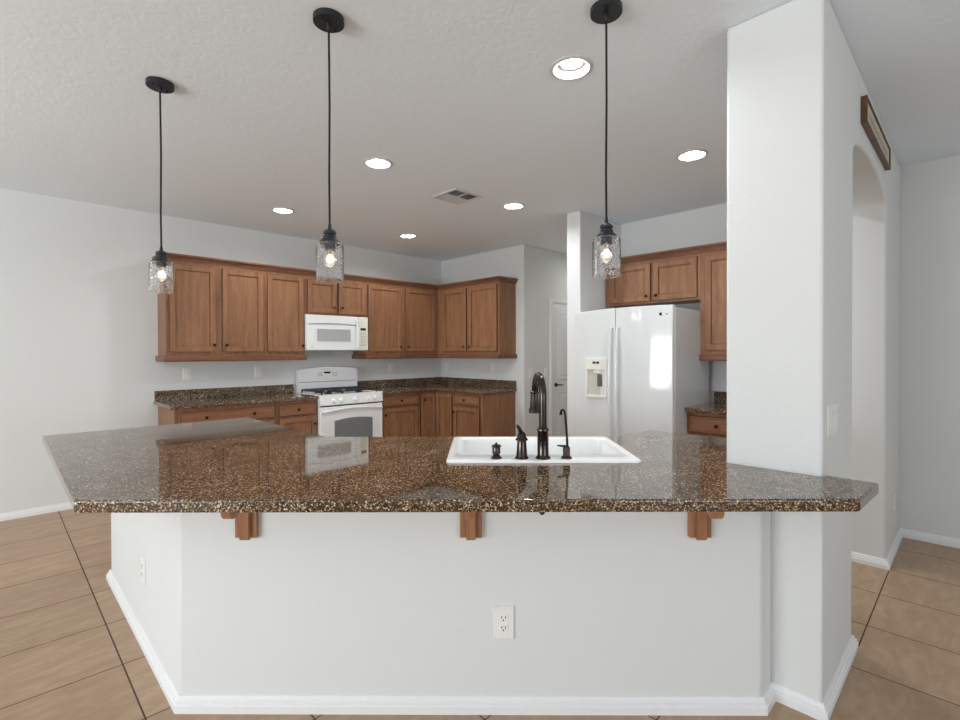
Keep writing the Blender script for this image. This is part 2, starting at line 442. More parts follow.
# ------------------------------------------------------------------ cabinets
def knob(parent, x, y, z):
    bm = bmesh.new(); lathe(bm, [(0, 0), (.007, 0), (.006, .010), (.010, .014), (.0145, .019), (.0145, .024), (.009, .028), (0, .029)], n=18)
    bmesh.ops.transform(bm, matrix=Matrix.Translation((x, y, z)) @ Matrix.Rotation(R(90), 4, 'X'), verts=bm.verts[:])
    obj('knob', bm, M['bronzed'], parent)
DT = .020
def door(parent, x0, x1, z0, z1, y, kx=None, kz=None, name='door', fr=.055):
    bm = bmesh.new()
    fr = min(fr, (x1 - x0) * .28, (z1 - z0) * .3)
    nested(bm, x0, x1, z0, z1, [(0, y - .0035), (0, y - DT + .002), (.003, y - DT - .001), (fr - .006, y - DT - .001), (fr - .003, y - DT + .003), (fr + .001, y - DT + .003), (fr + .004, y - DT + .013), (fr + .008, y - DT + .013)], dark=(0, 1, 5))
    d = obj(name, bm, [M['wood'], M['shadow_line']], parent, sm=False)
    if kx is not None: knob(d, kx, y - DT, kz)
    return d
def drawer(parent, x0, x1, z0, z1, y, ks, name='drawer'):
    bm = bmesh.new()
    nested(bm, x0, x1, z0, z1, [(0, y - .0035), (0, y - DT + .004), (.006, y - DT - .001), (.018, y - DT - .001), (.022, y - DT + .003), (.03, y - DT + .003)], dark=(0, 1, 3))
    d = obj(name, bm, [M['woodd'], M['shadow_line']], parent, sm=False)
    for kx in ks: knob(d, kx, y - DT, (z0 + z1) / 2)
    return d
UD = .325                                              # upper depth
CROWN = [(0, 2.262), (.008, 2.262), (.008, 2.270), (.013, 2.274), (.016, 2.286), (.024, 2.290), (.026, 2.298), (.038, 2.308), (.044, 2.310), (.044, 2.326), (0, 2.326)]
RAIL = [(0, 1.303), (.014, 1.303), (.020, 1.308), (.022, 1.318), (.022, 1.350), (.020, 1.358), (.008, 1.362), (0, 1.362)]
def upper(label, origin, rz, W, zb, doors, dz, crown_path, m=(0, 0), rail_path=None, rm=(0, 0), depth=UD, group=None, zt=2.30):
    t = thing('wall_cabinet', label, 'cabinet', (*origin, 0), rz, group)
    bm = bmesh.new(); box(bm, 0, W, -depth, -.001, zb, zt)
    obj('cabinet_body', bm, M['wood'], t, sm=False, bevel=.0015)
    for x0, x1, kx, kz in doors: door(t, x0, x1, dz[0], dz[1], -depth, kx, kz)
    obj('crown_moulding', sweep(bmesh.new(), crown_path, CROWN, *m), M['woodh'], t, sm=False)
    if rail_path: obj('light_rail', sweep(bmesh.new(), rail_path, RAIL, *rm), M['woodh'], t, sm=False)
    return t
dk = 1.465
D0 = (1.396, 2.236)
# local x runs along the wall to the right, local -y faces the room; u = x + origin
o1 = (1.168, VL)
W1 = 2.085 - 1.168
upper('tall double-door brown wall cabinet at left end of row', o1, 0, W1, 1.34,
      [(1.192 - 1.168, 1.600 - 1.168, 1.578 - 1.168, dk), (1.658 - 1.168, 2.066 - 1.168, 1.690 - 1.168, dk)], D0,
      [(0, 0), (0, -UD), (W1, -UD)], (0, 0), [(0, 0), (0, -UD), (W1, -UD)])
W2 = 2.528 - 2.085
upper('narrow single-door brown wall cabinet immediately left of the microwave', (2.085, VL), 0, W2, 1.34,
      [(2.108 - 2.085, 2.515 - 2.085, 2.490 - 2.085, dk)], D0, [(0, -UD), (W2, -UD)], (0, 0), [(0, -UD), (W2, -UD), (W2, 0)])
W3 = 3.338 - 2.528
upper('short double-door brown wall cabinet directly above the microwave', (2.528, VL), 0, W3, 1.826,
      [(2.558 - 2.528, 2.920 - 2.528, 2.880 - 2.528, 1.915), (2.948 - 2.528, 3.312 - 2.528, 2.985 - 2.528, 1.915)], (1.845, 2.226),
      [(0, -UD), (W3, -UD)])
UE = UB - UD
W4 = UE - 3.338
upper('tall double-door brown wall cabinet between microwave and room corner', (3.338, VL), 0, W4, 1.34,
      [(3.352 - 3.338, 3.862 - 3.338, 3.832 - 3.338, dk - .008), (3.922 - 3.338, 4.44 - 3.338, 3.952 - 3.338, dk - .008)], D0,
      [(0, -UD), (W4, -UD)], (0, -1), [(0, 0), (0, -UD), (W4, -UD)], (0, -1))
VE = VL - UD
W5 = VE - 4.19
upper('double-door brown wall cabinet at right end, on the wall facing left, with exposed side panel', (UB, VE), R(-90), W5, 1.34,
      [(VE - 5.24, VE - 4.765, VE - 4.80, dk - .01), (VE - 4.722, VE - 4.207, VE - 4.692, dk - .01)], D0,
      [(0, -UD), (W5, -UD), (W5, 0)], (1, 0), [(0, -UD), (W5, -UD), (W5, 0)], (1, 0))
# over the refrigerator
W6 = 2.69 - 1.742
uo = (UF, 2.69)
upper('short double-door brown wall cabinet above the refrigerator', uo, R(-90), W6, 1.852,
      [(2.69 - 2.640, 2.69 - 2.205, 2.69 - 2.240, 1.920), (2.69 - 2.180, 2.69 - 1.765, 2.69 - 2.140, 1.920)], (1.872, 2.236),
      [(0, -UD), (W6, -UD)])
W7 = 1.742 - .755
upper('tall brown wall cabinet right of the refrigerator, partly behind white column', (UF, 1.742), R(-90), W7, 1.34,
      [(1.742 - 1.700, 1.742 - 1.262, 1.742 - 1.30, dk), (1.742 - 1.225, 1.742 - .787, 1.742 - 1.19, dk)], D0,
      [(0, -UD), (W7, -UD)], (0, 0), [(0, 0), (0, -UD), (W7, -UD)])

# base cabinets
BD = .61
def base(label, origin, rz, W, fronts, depth=BD, toe=(0, None), name='base_cabinet', side=None):
    t = thing(name, label, 'cabinet', (*origin, 0), rz)
    tx1 = W if toe[1] is None else toe[1]
    bm = bmesh.new(); box(bm, 0, W, -depth, -.001, .10, .878); box(bm, toe[0], tx1, -depth + .07, -.001, 0, .10)
    obj('cabinet_body', bm, M['wood'], t, sm=False, bevel=.0015)
    for f in fronts:
        if f[0] == 'drawer': drawer(t, *f[1:5], -depth, f[5])
        else: door(t, *f[1:5], -depth, f[5], f[6])
    return t
o = 1.165; W = 2.086 - o
base('brown base cabinet with one wide two-knob drawer, left end of counter run', (o, VL), 0, W,
     [('drawer', 1.192 - o, 2.062 - o, .722, .845, [1.42 - o, 1.853 - o]),
      ('door', 1.192 - o, 1.612 - o, .12, .700, 1.585 - o, .62), ('door', 1.642 - o, 2.062 - o, .12, .700, 1.67 - o, .62)])
o = 2.088; W = 2.528 - o
base('narrow brown base cabinet immediately left of the white range', (o, VL), 0, W,
     [('drawer', 2.110 - o, 2.518 - o, .722, .845, [2.31 - o]), ('door', 2.110 - o, 2.518 - o, .12, .700, 2.49 - o, .62)])
o = 3.352; W = 3.928 - o
base('brown base cabinet with one-knob drawer immediately right of the range', (o, VL), 0, W,
     [('drawer', 3.372 - o, 3.912 - o, .722, .845, [3.64 - o]), ('door', 3.372 - o, 3.912 - o, .12, .700, 3.402 - o, .62)])
# corner cabinet: L-shaped body with a bi-fold pair
VB = VL - BD; UBB = UB - BD
t = thing('base_cabinet', 'brown corner base cabinet with narrow folding door pair, between two counter runs', 'cabinet', (UB, VL, 0))
L = lambda z0, z1, k: polyfill([[(-UB + 3.93, -.001), (-UB + 3.93, -BD + k), (-BD + k, -BD + k), (-BD + k, -VL + 4.722), (-.001, -VL + 4.722), (-.001, -.001)]], z0, z1)
bm = L(.10, .878, 0); b2 = L(0, .10, .07); me = bpy.data.meshes.new('x'); b2.to_mesh(me); b2.free(); bm.from_mesh(me)
obj('cabinet_body', bm, M['wood'], t, sm=False)
door(t, 3.950 - UB, UBB - .024 - UB, .12, .845, -BD, 4.0 - UB, .765, fr=.05)
d2 = bmesh.new()
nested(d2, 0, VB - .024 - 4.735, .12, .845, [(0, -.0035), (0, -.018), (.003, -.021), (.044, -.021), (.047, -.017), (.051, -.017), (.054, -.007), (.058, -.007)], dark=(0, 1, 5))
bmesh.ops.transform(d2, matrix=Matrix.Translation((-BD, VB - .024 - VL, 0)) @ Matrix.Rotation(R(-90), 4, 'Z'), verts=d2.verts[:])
obj('door', d2, [M['wood'], M['shadow_line']], t, sm=False)
vo = 4.72
base('brown base cabinet with drawer and door at right end, exposed side panel', (UB, vo), R(-90), vo - 4.20,
     [('drawer', vo - 4.706, vo - 4.232, .722, .850, [vo - 4.49]), ('door', vo - 4.706, vo - 4.232, .12, .700, vo - 4.68, .625)])
vo = 1.738
base('brown base cabinet right of the refrigerator, partly behind white column', (UF, vo), R(-90), vo - .755,
     [('drawer', vo - 1.715, vo - 1.262, .705, .848, [vo - 1.492]), ('drawer', vo - 1.225, vo - .780, .705, .848, [vo - 1.0]),
      ('door', vo - 1.715, vo - 1.262, .12, .685, vo - 1.29, .62), ('door', vo - 1.225, vo - .780, .12, .685, vo - 1.2, .62)])

# ------------------------------------------------------------------ countertops
T = .915; TH = .036
def top(name, label, outline, splash, bev=.006):
    t = thing(name, label, 'countertop', (outline[0][0], outline[0][1], T - TH))
    ox, oy = outline[0]; zz = T - TH
    f = lambda x, y, z: (x - ox, y - oy, z - zz)
    obj('slab', polyfill([outline], T - TH, T, f), M['granite'], t, bevel=bev)
    if splash:
        bm = bmesh.new()
        for (a, b, c, d) in splash: box(bm, a - ox, b - ox, c - oy, d - oy, T - zz, 1.013 - zz)
        obj('backsplash', bm, M['granite'], t, bevel=.002)
    return t
CF = VL - .645; CU = UB - .645
top('countertop', 'speckled brown granite countertop with backsplash left of the range',
    [(1.125, VL - .002), (1.125, CF), (2.532, CF), (2.532, VL - .002)], [(1.135, 2.532, VL - .022, VL - .002)])
top('countertop', 'L-shaped speckled brown granite countertop right of the range, in the corner',
    [(3.348, VL - .002), (3.348, CF), (CU, CF), (CU, 4.172), (UB - .002, 4.172), (UB - .002, VL - .002)],
    [(3.348, UB - .002, VL - .022, VL - .002), (UB - .022, UB - .002, 4.18, VL - .022)])
top('countertop', 'short speckled granite countertop between refrigerator and white column',
    [(UF - .002, 1.738), (4.17, 1.738), (4.17, .755), (UF - .002, .755)], [(UF - .022, UF - .002, .755, 1.735)])
# island top with a hole for the sink
isl = [(.184, 2.036), (1.972, .262), (2.262, .247), (2.262, VP0 - .001), (UP0 - .001, VP0 - .001), (UP0 - .001, VP1 + .001), (2.87, VP1 + .001),
       (2.82, 1.392), (2.46, 1.412), (1.337, 2.565), (1.337, 3.745), (.200, 3.765)]
q = math.sqrt(.5)
def st(s, tt): return (q * (s + tt), q * (tt - s))
SC, TC, SW, SH = .268, 2.394, .838, .612
hole = [st(*p) for p in rrect(SC, TC, SW - .05, SH - .05, .04)]
it = thing('island_countertop', 'large angled speckled brown granite island countertop with polished top', 'countertop', (isl[0][0], isl[0][1], T - .041))
obj('slab', polyfill([isl, hole], T - .041, T, lambda x, y, z: (x - isl[0][0], y - isl[0][1], z - T + .041)), M['granite'], it, bevel=.007, seg=3)
# cabinet backs under the island's kitchen side
bm = bmesh.new()
ip = [(.635, 3.720), (1.300, 3.720), (1.300, 2.545), (2.450, 1.385), (2.80, 1.370), (2.80, .775)]
prev = None
poly = ip + [(2.782, .775), (2.782, 1.354), (2.443, 1.368), (1.284, 2.538), (1.284, 3.700), (.635, 3.700)]
ib = thing('island_cabinet', 'brown island base cabinets on the kitchen side below the granite top', 'cabinet', (1.3, 2.545, 0))
g = lambda x, y, z: (x - 1.3, y - 2.545, z)
obj('cabinet_body', polyfill([poly], .0, .8735, g), M['wood'], ib, sm=False)

# sink
sk = thing('sink', 'white enamel drop-in sink set into the island countertop', 'sink', (*st(SC, TC), T), R(-45))
bm = bmesh.new()
def lp(w_, h_, r, z, dy=0): return [(x, y, z) for x, y in rrect(0, dy, w_, h_, r)]
loft(bm, [lp(SW, SH, .03, .0005), lp(SW, SH, .03, .005), lp(SW - .006, SH - .006, .028, .009), lp(SW - .02, SH - .02, .024, .011),
          lp(SW - .07, SH - .19, .05, .011, .035), lp(SW - .082, SH - .202, .05, .006, .035), lp(SW - .11, SH - .23, .06, -.19, .035),
          lp(SW - .20, SH - .32, .07, -.205, .035)], False, True)
o_ = obj('basin', bm, M['sink'], sk); smooth(o_.data, 50)
bm = bmesh.new(); lathe(bm, [(0, -.2045), (.045, -.2045), (.045, -.201), (.035, -.199), (0, -.202)], (0, .035)); obj('drain', bm, M['bronze'], sk)
ZD = T + .0112
TD = 2.139
def spos(s): return (*st(s, TD), ZD)
# small cap
fx = thing('air_gap', 'small lidded bronze fitting at left end of the sink deck', 'sink fitting', spos(0.0655), R(-45))
obj('body', lathe(bmesh.new(), [(0, 0), (.0245, 0), (.0245, .004), (.017, .010), (.013, .016), (.017, .020), (.0185, .026), (.0175, .028), (.0175, .052), (0, .052)]), M['bronze'], fx)
obj('lid', lathe(bmesh.new(), [(0, .052), (.0215, .052), (.022, .056), (.012, .060), (.005, .062), (.004, .068), (0, .070)]), M['bronzed'], fx)
# mixer handle
fx = thing('faucet_handle', 'bronze faucet handle base with curved lever beside the tall faucet', 'faucet handle', spos(0.176), R(-45))
obj('body', lathe(bmesh.new(), [(0, 0), (.030, 0), (.030, .004), (.026, .008), (.024, .012), (.020, .070), (.0195, .076), (.028, .080), (.027, .084), (.021, .090), (.017, .106), (.010, .116), (0, .119)]), M['bronze'], fx)
obj('lever', tube(bmesh.new(), [(.004, -.004, .100), (-.006, -.010, .118), (-.013, -.014, .135), (-.022, -.018, .146), (-.027, -.02, .142)], [.009, .010, .008, .006, .004], 12), M['bronze'], fx)
# faucet
fx = thing('kitchen_faucet', 'tall oil-rubbed bronze gooseneck faucet with pull-down head at the sink', 'faucet', spos(0.2680), R(-45))
obj('body', lathe(bmesh.new(), [(0, 0), (.0335, 0), (.0335, .004), (.027, .010), (.0245, .016), (.0245, .118), (.027, .122), (.0265, .127), (.020, .132), (.0155, .144), (0, .144)]), M['bronze'], fx)
arc = [(0, 0, .140), (0, 0, .24)]
for k in range(0, 13):
    a = math.pi * k / 12 * .97
    arc.append((-.018 * (1 - math.cos(a)) / 2 * 1.0, .075 * (1 - math.cos(a)), .27 + .086 * math.sin(a)))
e_ = arc[-1]; arc.append((e_[0] - .002, e_[1] + .002, e_[2] - .015))
obj('spout', tube(bmesh.new(), arc, [.0165] * 4 + [.0155] * (len(arc) - 4), 16), M['bronze'], fx)
hb = bmesh.new(); lathe(hb, [(0, .012), (.016, .012), (.020, .008), (.020, .002), (.0175, -.002), (.0195, -.03), (.022, -.066), (.0265, -.072), (.0275, -.084), (.023, -.091), (0, -.091)], (0, 0))
bmesh.ops.transform(hb, matrix=Matrix.Translation((e_[0] - .002, e_[1] + .002, e_[2] - .010)) @ Matrix.Rotation(R(-4), 4, 'X'), verts=hb.verts[:])
obj('spray_head', hb, M['bronze'], fx)
# filter tap
fx = thing('filtered_water_tap', 'slim bronze tap with thin hooked spout, rightmost on the sink deck', 'tap', spos(0.3700), R(-45))
obj('body', lathe(bmesh.new(), [(0, 0), (.024, 0), (.023, .005), (.017, .010), (.015, .014), (.0155, .044), (.012, .052), (0, .054)]), M['bronze'], fx)
obj('spout', tube(bmesh.new(), [(.004, 0, .05), (.001, .003, .12), (-.004, .006, .185), (-.008, .009, .204), (-.013, .012, .210), (-.018, .016, .207), (-.021, .018, .196), (-.022, .019, .186)],
                  [.0055, .005, .0048, .0046, .0046, .0046, .0055, .0062], 10), M['bronzed'], fx)
obj('lever', tube(bmesh.new(), [(0, 0, .052), (-.02, -.006, .054), (-.042, -.012, .058)], [.005, .005, .003], 10), M['bronzed'], fx)

# ------------------------------------------------------------------ corbels
CB = 2.682 * q
def corbel(s, label):
    t = thing('corbel', label, 'corbel', (*st(s, CB), 0.672), R(-45), 'corbels under the island overhang')
    h = .8738 - .672
    obj('back_plate', bx(-.042, .042, -.019, -.0005, .006, h), M['woodfin'], t, bevel=.002)
    prof = [(-.019, .001), (-.028, .0), (-.034, .004), (-.036, .012), (-.035, .11), (-.037, .140), (-.042, .162), (-.050, .178), (-.060, .186), (-.072, .182),
            (-.084, .166), (-.098, .143), (-.112, .128), (-.130, .121), (-.148, .122), (-.160, .129), (-.168, .143), (-.170, .158), (-.170, h), (-.019, h)]
    bm = polyfill([prof], -.018, .018, lambda y, z, x: (x, y, z))
    obj('scroll_bracket', bm, M['woodfin'], t, bevel=.002)
corbel(-.904, 'carved wooden corbel under the left end of island countertop')
corbel(-.040, 'carved wooden corbel under the middle of island countertop')
corbel(.834, 'carved wooden corbel under the right end of island countertop')
nb = bmesh.new(); lathe(nb, [(0, -.018), (.006, -.016), (.010, -.010), (.013, 0), (0, 0)], n=16)
no = obj('screw_cap', nb, M['iron']); no.location = (*st(.198, 1.607), T - .0415)
tag(no, 'tiny dark round cap under island countertop edge below the sink', 'cap')

# ------------------------------------------------------------------ outlets and switches
def plate(name, label, loc, rz, kind, w_=.074, h_=.12, gangs=1, group=None):
    t = thing(name, label, 'light switch' if 'switch' in name else 'outlet', loc, rz, group)
    bm = bmesh.new(); nested(bm, -w_ / 2, w_ / 2, -h_ / 2, h_ / 2, [(0, -.0003), (0, -.004), (.003, -.0065)]); obj('cover_plate', bm, M['whitem'], t, sm=False)
    if kind == 'duplex':
        for z in (-.0195, .0195):
            bm = bmesh.new(); loft(bm, [[(x, -.0066, y + z) for x, y in rrect(0, 0, .034, .028, .011)], [(x, -.009, y + z) for x, y in rrect(0, 0, .032, .026, .010)]], True, True)
            rc = obj('receptacle', bm, M['whitem'], t)
            obj('slots', boxes([(-.0085, -.0055, -.0095, -.0088, z - .001, z + .008), (.0050, .0080, -.0095, -.0088, z - .001, z + .007), (-.003, .002, -.0095, -.0088, z - .010, z - .005)]), M['dark'], rc)
    elif kind == 'rocker':
        for gk in range(gangs):
            x = (gk - (gangs - 1) / 2) * .046
            bm = bmesh.new(); nested(bm, x - .0165, x + .0165, -.033, .033, [(0, -.0066), (0, -.0085), (.002, -.0095)]); obj('rocker', bm, M['whitem'], t, sm=False)
    else:
        for gk in range(gangs):
            x = (gk - (gangs - 1) / 2) * .046
            obj('toggle', boxes([(x - .005, x + .005, -.008, -.0066, -.012, .012), (x - .004, x + .004, -.018, -.008, .0, .009)]), M['whitem'], t)
    return t
plate('outlet', 'white duplex outlet on the front of the island half wall', (*st(.084, CB), .345), R(-45), 'duplex', .082, .128)
plate('outlet', 'white outlet on left side face of the island half wall', (.511, 2.80, .348), R(-90), 'duplex')
plate('outlet', 'white outlet under the left end of wall cabinets, nearest the bare wall', (1.424, VL, 1.170), 0, 'rocker', .08, .125)
plate('outlet', 'white outlet left of the range above granite backsplash', (2.137, VL, 1.170), 0, 'rocker', .08, .125)
plate('outlet', 'white outlet right of the range above granite backsplash', (3.912, VL, 1.172), 0, 'rocker', .08, .125)
plate('outlet', 'white outlet beside the room corner above dark backsplash', (UB, 5.555, 1.168), R(-90), 'duplex', .075, .12)
plate('outlet', 'white outlet under right-end wall cabinet beside the passage', (UB, 4.62, 1.168), R(-90), 'duplex', .075, .12)
plate('light_switch', 'white light switch by the passage corner', (4.965, 4.055, 1.105), 0, 'rocker', .075, .12)
plate('light_switch', 'white light switch immediately left of the passage door', (5.285, 4.055, 1.110), 0, 'rocker', .075, .12)
plate('light_switch', 'white three-gang light switch on the shaded side of column', (2.382, VP0, 1.118), 0, 'rocker', .175, .118, 3)
plate('outlet', 'white outlet low on the wall beyond the arch near right corner', (4.50, VP0, .330), 0, 'duplex')

# ------------------------------------------------------------------ range
rg = thing('kitchen_range', 'white freestanding gas range with oven between granite counters', 'range', (2.537, VL - .012, 0))
RW = .806; RF = -(VL - .012 - 5.045)
obj('body', boxes([(0, RW, RF, -.002, .05, .900), (.03, RW - .03, RF + .05, -.03, 0, .05)]), M['white'], rg, bevel=.004)
bm = bmesh.new(); nested(bm, -.002, RW + .002, RF - .02, -.09, [(0, .900), (0, .914), (.008, .918), (.03, .918), (.04, .912)])
for v in bm.verts: v.co = (v.co.x, v.co.z, v.co.y)
obj('cooktop', bm, M['white'], rg, sm=False)
# backguard with arched top
pr = [(.022, .90), (RW, .90)] + [(RW - (RW - .022) * k / 16, 1.187 + .028 * math.sin(math.pi * k / 16)) for k in range(17)]
bg = obj('backguard', polyfill([pr], -.085, -.004, lambda x, z, y: (x, y, z)), M['white'], rg, bevel=.008, seg=3)
obj('trim_line', bx(.02, RW - .02, -.0872, -.0856, 1.030, 1.038), M['grey'], bg, sm=False)
obj('display', bx(.345, .425, -.0885, -.0856, 1.132, 1.152), M['dark'], bg, sm=False)
bm = bmesh.new(); box(bm, .25, .52, -.0868, -.0856, 1.088, 1.165); obj('control_pad', bm, M['whitem'], bg, sm=False)
for x in (.262, .285, .308, .45, .475, .498):
    for z in (1.100, 1.118, 1.136): obj('button', bx(x, x + .014, -.0885, -.0870, z, z + .009), M['grey'], bg, sm=False)
# control panel with knobs
bm = bmesh.new()
vs = [(RF - .0005, .80), (RF - .030, .80), (RF - .034, .81), (RF - .022, .900), (RF - .0005, .900)]
for a in (0, RW): pass
bm = polyfill([vs], 0, RW, lambda y, z, x: (x, y, z)); cp = obj('control_panel', bm, M['white'], rg, sm=False)
obj('vent_gap', bx(.015, RW - .015, RF - .0315, RF - .0005, .789, .7985), M['dark'], cp, sm=False)
for xk in (2.705, 2.790, 2.970, 3.150, 3.235):
    bm = bmesh.new(); lathe(bm, [(0, 0), (.026, 0), (.026, .004), (.021, .008), (.018, .026), (.014, .029), (0, .029)], n=22)
    box(bm, -.004, .004, -.016, .016, .026, .034)
    bmesh.ops.transform(bm, matrix=Matrix.Translation((xk - 2.537, RF - .028, .848)) @ Matrix.Rotation(R(82), 4, 'X'), verts=bm.verts[:])
    obj('knob', bm, M['whitem'], cp)
bm = bmesh.new(); nested(bm, .004, RW - .004, .20, .785, [(0, RF - .0005), (0, RF - .028), (.006, RF - .034)])
od = obj('oven_door', bm, M['white'], rg, sm=False)
wn = [(.17, .33), (.66, .33)] + [(.66 - .49 * k / 12, .625 + .022 * math.sin(math.pi * k / 12)) for k in range(13)]
obj('window', polyfill([wn], RF - .0365, RF - .0338, lambda x, z, y: (x, y, z)), M['mesh'], od, sm=False)
hpts = [(.035, RF - .035, .735)] + [(.035 + (RW - .07) * k / 16, RF - .062 - .012 * math.sin(math.pi * k / 16), .735 + .028 * math.sin(math.pi * k / 16)) for k in range(17)] + [(RW - .035, RF - .035, .735)]
obj('handle', tube(bmesh.new(), hpts, .013, 12), M['white'], od)
bm = bmesh.new(); nested(bm, .004, RW - .004, .055, .19, [(0, RF - .0005), (0, RF - .026), (.006, RF - .032)])
obj('storage_drawer', bm, M['white'], rg, sm=False)
# burners and grates
for i, (x, y) in enumerate(((.20, -.46), (.60, -.46), (.20, -.22), (.60, -.22), (.40, -.34))):
    b = obj('burner', lathe(bmesh.new(), [(0, .913), (.045, .913), (.045, .922), (.032, .926), (.032, .934), (0, .935)], (x, y), 20), M['iron'], rg)
for gx0, gx1 in ((.05, .30), (.305, .50), (.505, .755)):
    bm = bmesh.new()
    y0, y1 = -.60, -.115; zt = .950
    fr = [(gx0, y0), (gx1, y0), (gx1, y1), (gx0, y1)]
    for k in range(4):
        a, b = fr[k], fr[(k + 1) % 4]
        tube(bm, [(a[0], a[1], zt), (b[0], b[1], zt)], .009, 6)
        tube(bm, [(a[0], a[1], .914), (a[0], a[1], zt)], .009, 6)
    cx = (gx0 + gx1) / 2
    for cy in (-.46, -.34, -.22):
        tube(bm, [(gx0, cy, zt), (cx - .03, cy, zt + .008)], .0085, 6); tube(bm, [(gx1, cy, zt), (cx + .03, cy, zt + .008)], .0085, 6)
    tube(bm, [(cx, y0, zt), (cx, -.50, zt + .008)], .0085, 6); tube(bm, [(cx, y1, zt), (cx, -.18, zt + .008)], .0085, 6)
    tube(bm, [(cx, -.42, zt + .008), (cx, -.26, zt + .008)], .0085, 6)
    obj('grate', bm, M['iron'], rg)

# ------------------------------------------------------------------ microwave
mw = thing('microwave', 'white over-the-range microwave below the short wall cabinet', 'microwave', (2.530, VL, 1.406))
MW_, MH, MY = .802, .416, -(VL - 5.335)
obj('body', bx(0, MW_, MY, -.002, .004, MH), M['white'], mw, bevel=.005)
obj('underside', bx(.01, MW_ - .01, MY + .01, -.01, 0, .0038), M['grey'], mw, sm=False)
bm = bmesh.new(); nested(bm, .004, .655, .008, MH - .115, [(0, MY - .0005), (0, MY - .026), (.006, MY - .031), (.085, MY - .031), (.09, MY - .026)])
dr = obj('door', bm, M['white'], mw, sm=False)
bm = bmesh.new(); nested(bm, .108, .565, .096, .266, [(0, MY - .024), (0, MY - .0335), (.004, MY - .0345), (.012, MY - .0345), (.014, MY - .032)])
fr = obj('window_frame', bm, M['white'], dr, sm=False)
obj('window', bx(.121, .552, MY - .0338, MY - .0325, .109, .253), M['mwin'], dr, sm=False)
obj('handle', tube(bmesh.new(), [(.625, MY - .03, .02)] + [(.628 + .010 * math.sin(math.pi * k / 12), MY - .055 - .012 * math.sin(math.pi * k / 12), .02 + .345 * k / 12) for k in range(13)] + [(.625, MY - .03, .365)], .011, 12), M['white'], dr)
ve = [(.004, MH - .004), (.004, MH - .112)] + [(.004 + .651 * k / 14, MH - .112 + .020 * math.sin(math.pi * k / 14)) for k in range(1, 15)] + [(.655, MH - .004)]
vp = obj('vent_cover', polyfill([ve], MY - .028, MY - .0005, lambda x, z, y: (x, y, z)), M['white'], mw, sm=False, bevel=.003)
ln = bmesh.new()
tube(ln, [(.03 + .60 * k / 14, MY - .0285, MH - .115 + .020 * math.sin(math.pi * k / 14)) for k in range(15)], .0025, 6)
obj('seam', ln, M['grey'], vp)
bm = bmesh.new(); nested(bm, .662, MW_ - .004, .008, MH - .004, [(0, MY - .0005), (0, MY - .026), (.005, MY - .030)])
cp = obj('control_panel', bm, M['cream'], mw, sm=False)
obj('display', bx(.690, .765, MY - .032, MY - .0302, .250, .278), M['dark'], cp, sm=False)
M['button'] = simple('pale_buttons', (205, 204, 186), .5)
for i in range(3):
    for j in range(5): obj('button', bx(.690 + i * .027, .710 + i * .027, MY - .0312, MY - .0302, .060 + j * .034, .080 + j * .034), M['button'], cp, sm=False)
bd = bmesh.new(); lathe(bd, [(0, 0), (.008, 0), (.008, .0012), (0, .0012)], n=16)
bmesh.ops.transform(bd, matrix=Matrix.Translation((.062, MY - .031, .045)) @ Matrix.Rotation(R(90), 4, 'X'), verts=bd.verts[:])
obj('badge', bd, M['grey'], dr)

# ------------------------------------------------------------------ refrigerator
FV0, FV1 = 2.678, 1.742                               # left and right sides, seen from the kitchen
FW = FV0 - FV1
fg = thing('refrigerator', 'white side-by-side refrigerator with ice and water dispenser', 'refrigerator', (3.95, FV0, 0), R(-90))
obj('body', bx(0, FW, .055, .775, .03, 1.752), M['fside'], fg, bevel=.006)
obj('toe_grille', bx(.02, FW - .02, .04, .054, .02, .10), M['grey'], fg, sm=False)
XS = FV0 - 2.228
def fdoor(x0, x1, name):
    def fy(x): return -.004 - .052 * math.sin(math.pi * min(max(x / FW, 0), 1)) ** .8
    n = 18; bm = bmesh.new(); rows = []
    for k in range(n + 1):
        x = x0 + (x1 - x0) * k / n
        zt = 1.757 + .013 * min(1, x / .45)
        rows.append([bm.verts.new(p) for p in ((x, fy(x), .11), (x, fy(x), zt), (x, .050, zt), (x, .050, .11))])
    for a, b in zip(rows, rows[1:]):
        for j in range(4): bm.faces.new((a[j], a[(j + 1) % 4], b[(j + 1) % 4], b[j]))
    bm.faces.new(rows[0]); bm.faces.new(rows[-1])
    return obj(name, bm, M['fridge'], fg, bevel=.007, seg=3), fy
fd, fy = fdoor(.0, XS - .003, 'freezer_door')
rd, fy = fdoor(XS + .003, FW, 'refrigerator_door')
for d, x in ((fd, XS - .032), (rd, XS + .032)):
    y = fy(x)
    pts = [(x, y + .002, 1.60)] + [(x, y - .030 - .022 * math.sin(math.pi * k / 14), 1.585 - 1.02 * k / 14) for k in range(15)] + [(x, y + .002, .55)]
    obj('handle', tube(bmesh.new(), pts, [.010] + [.011 + .005 * math.sin(math.pi * k / 14) for k in range(15)] + [.010], 12), M['fridge'], d)
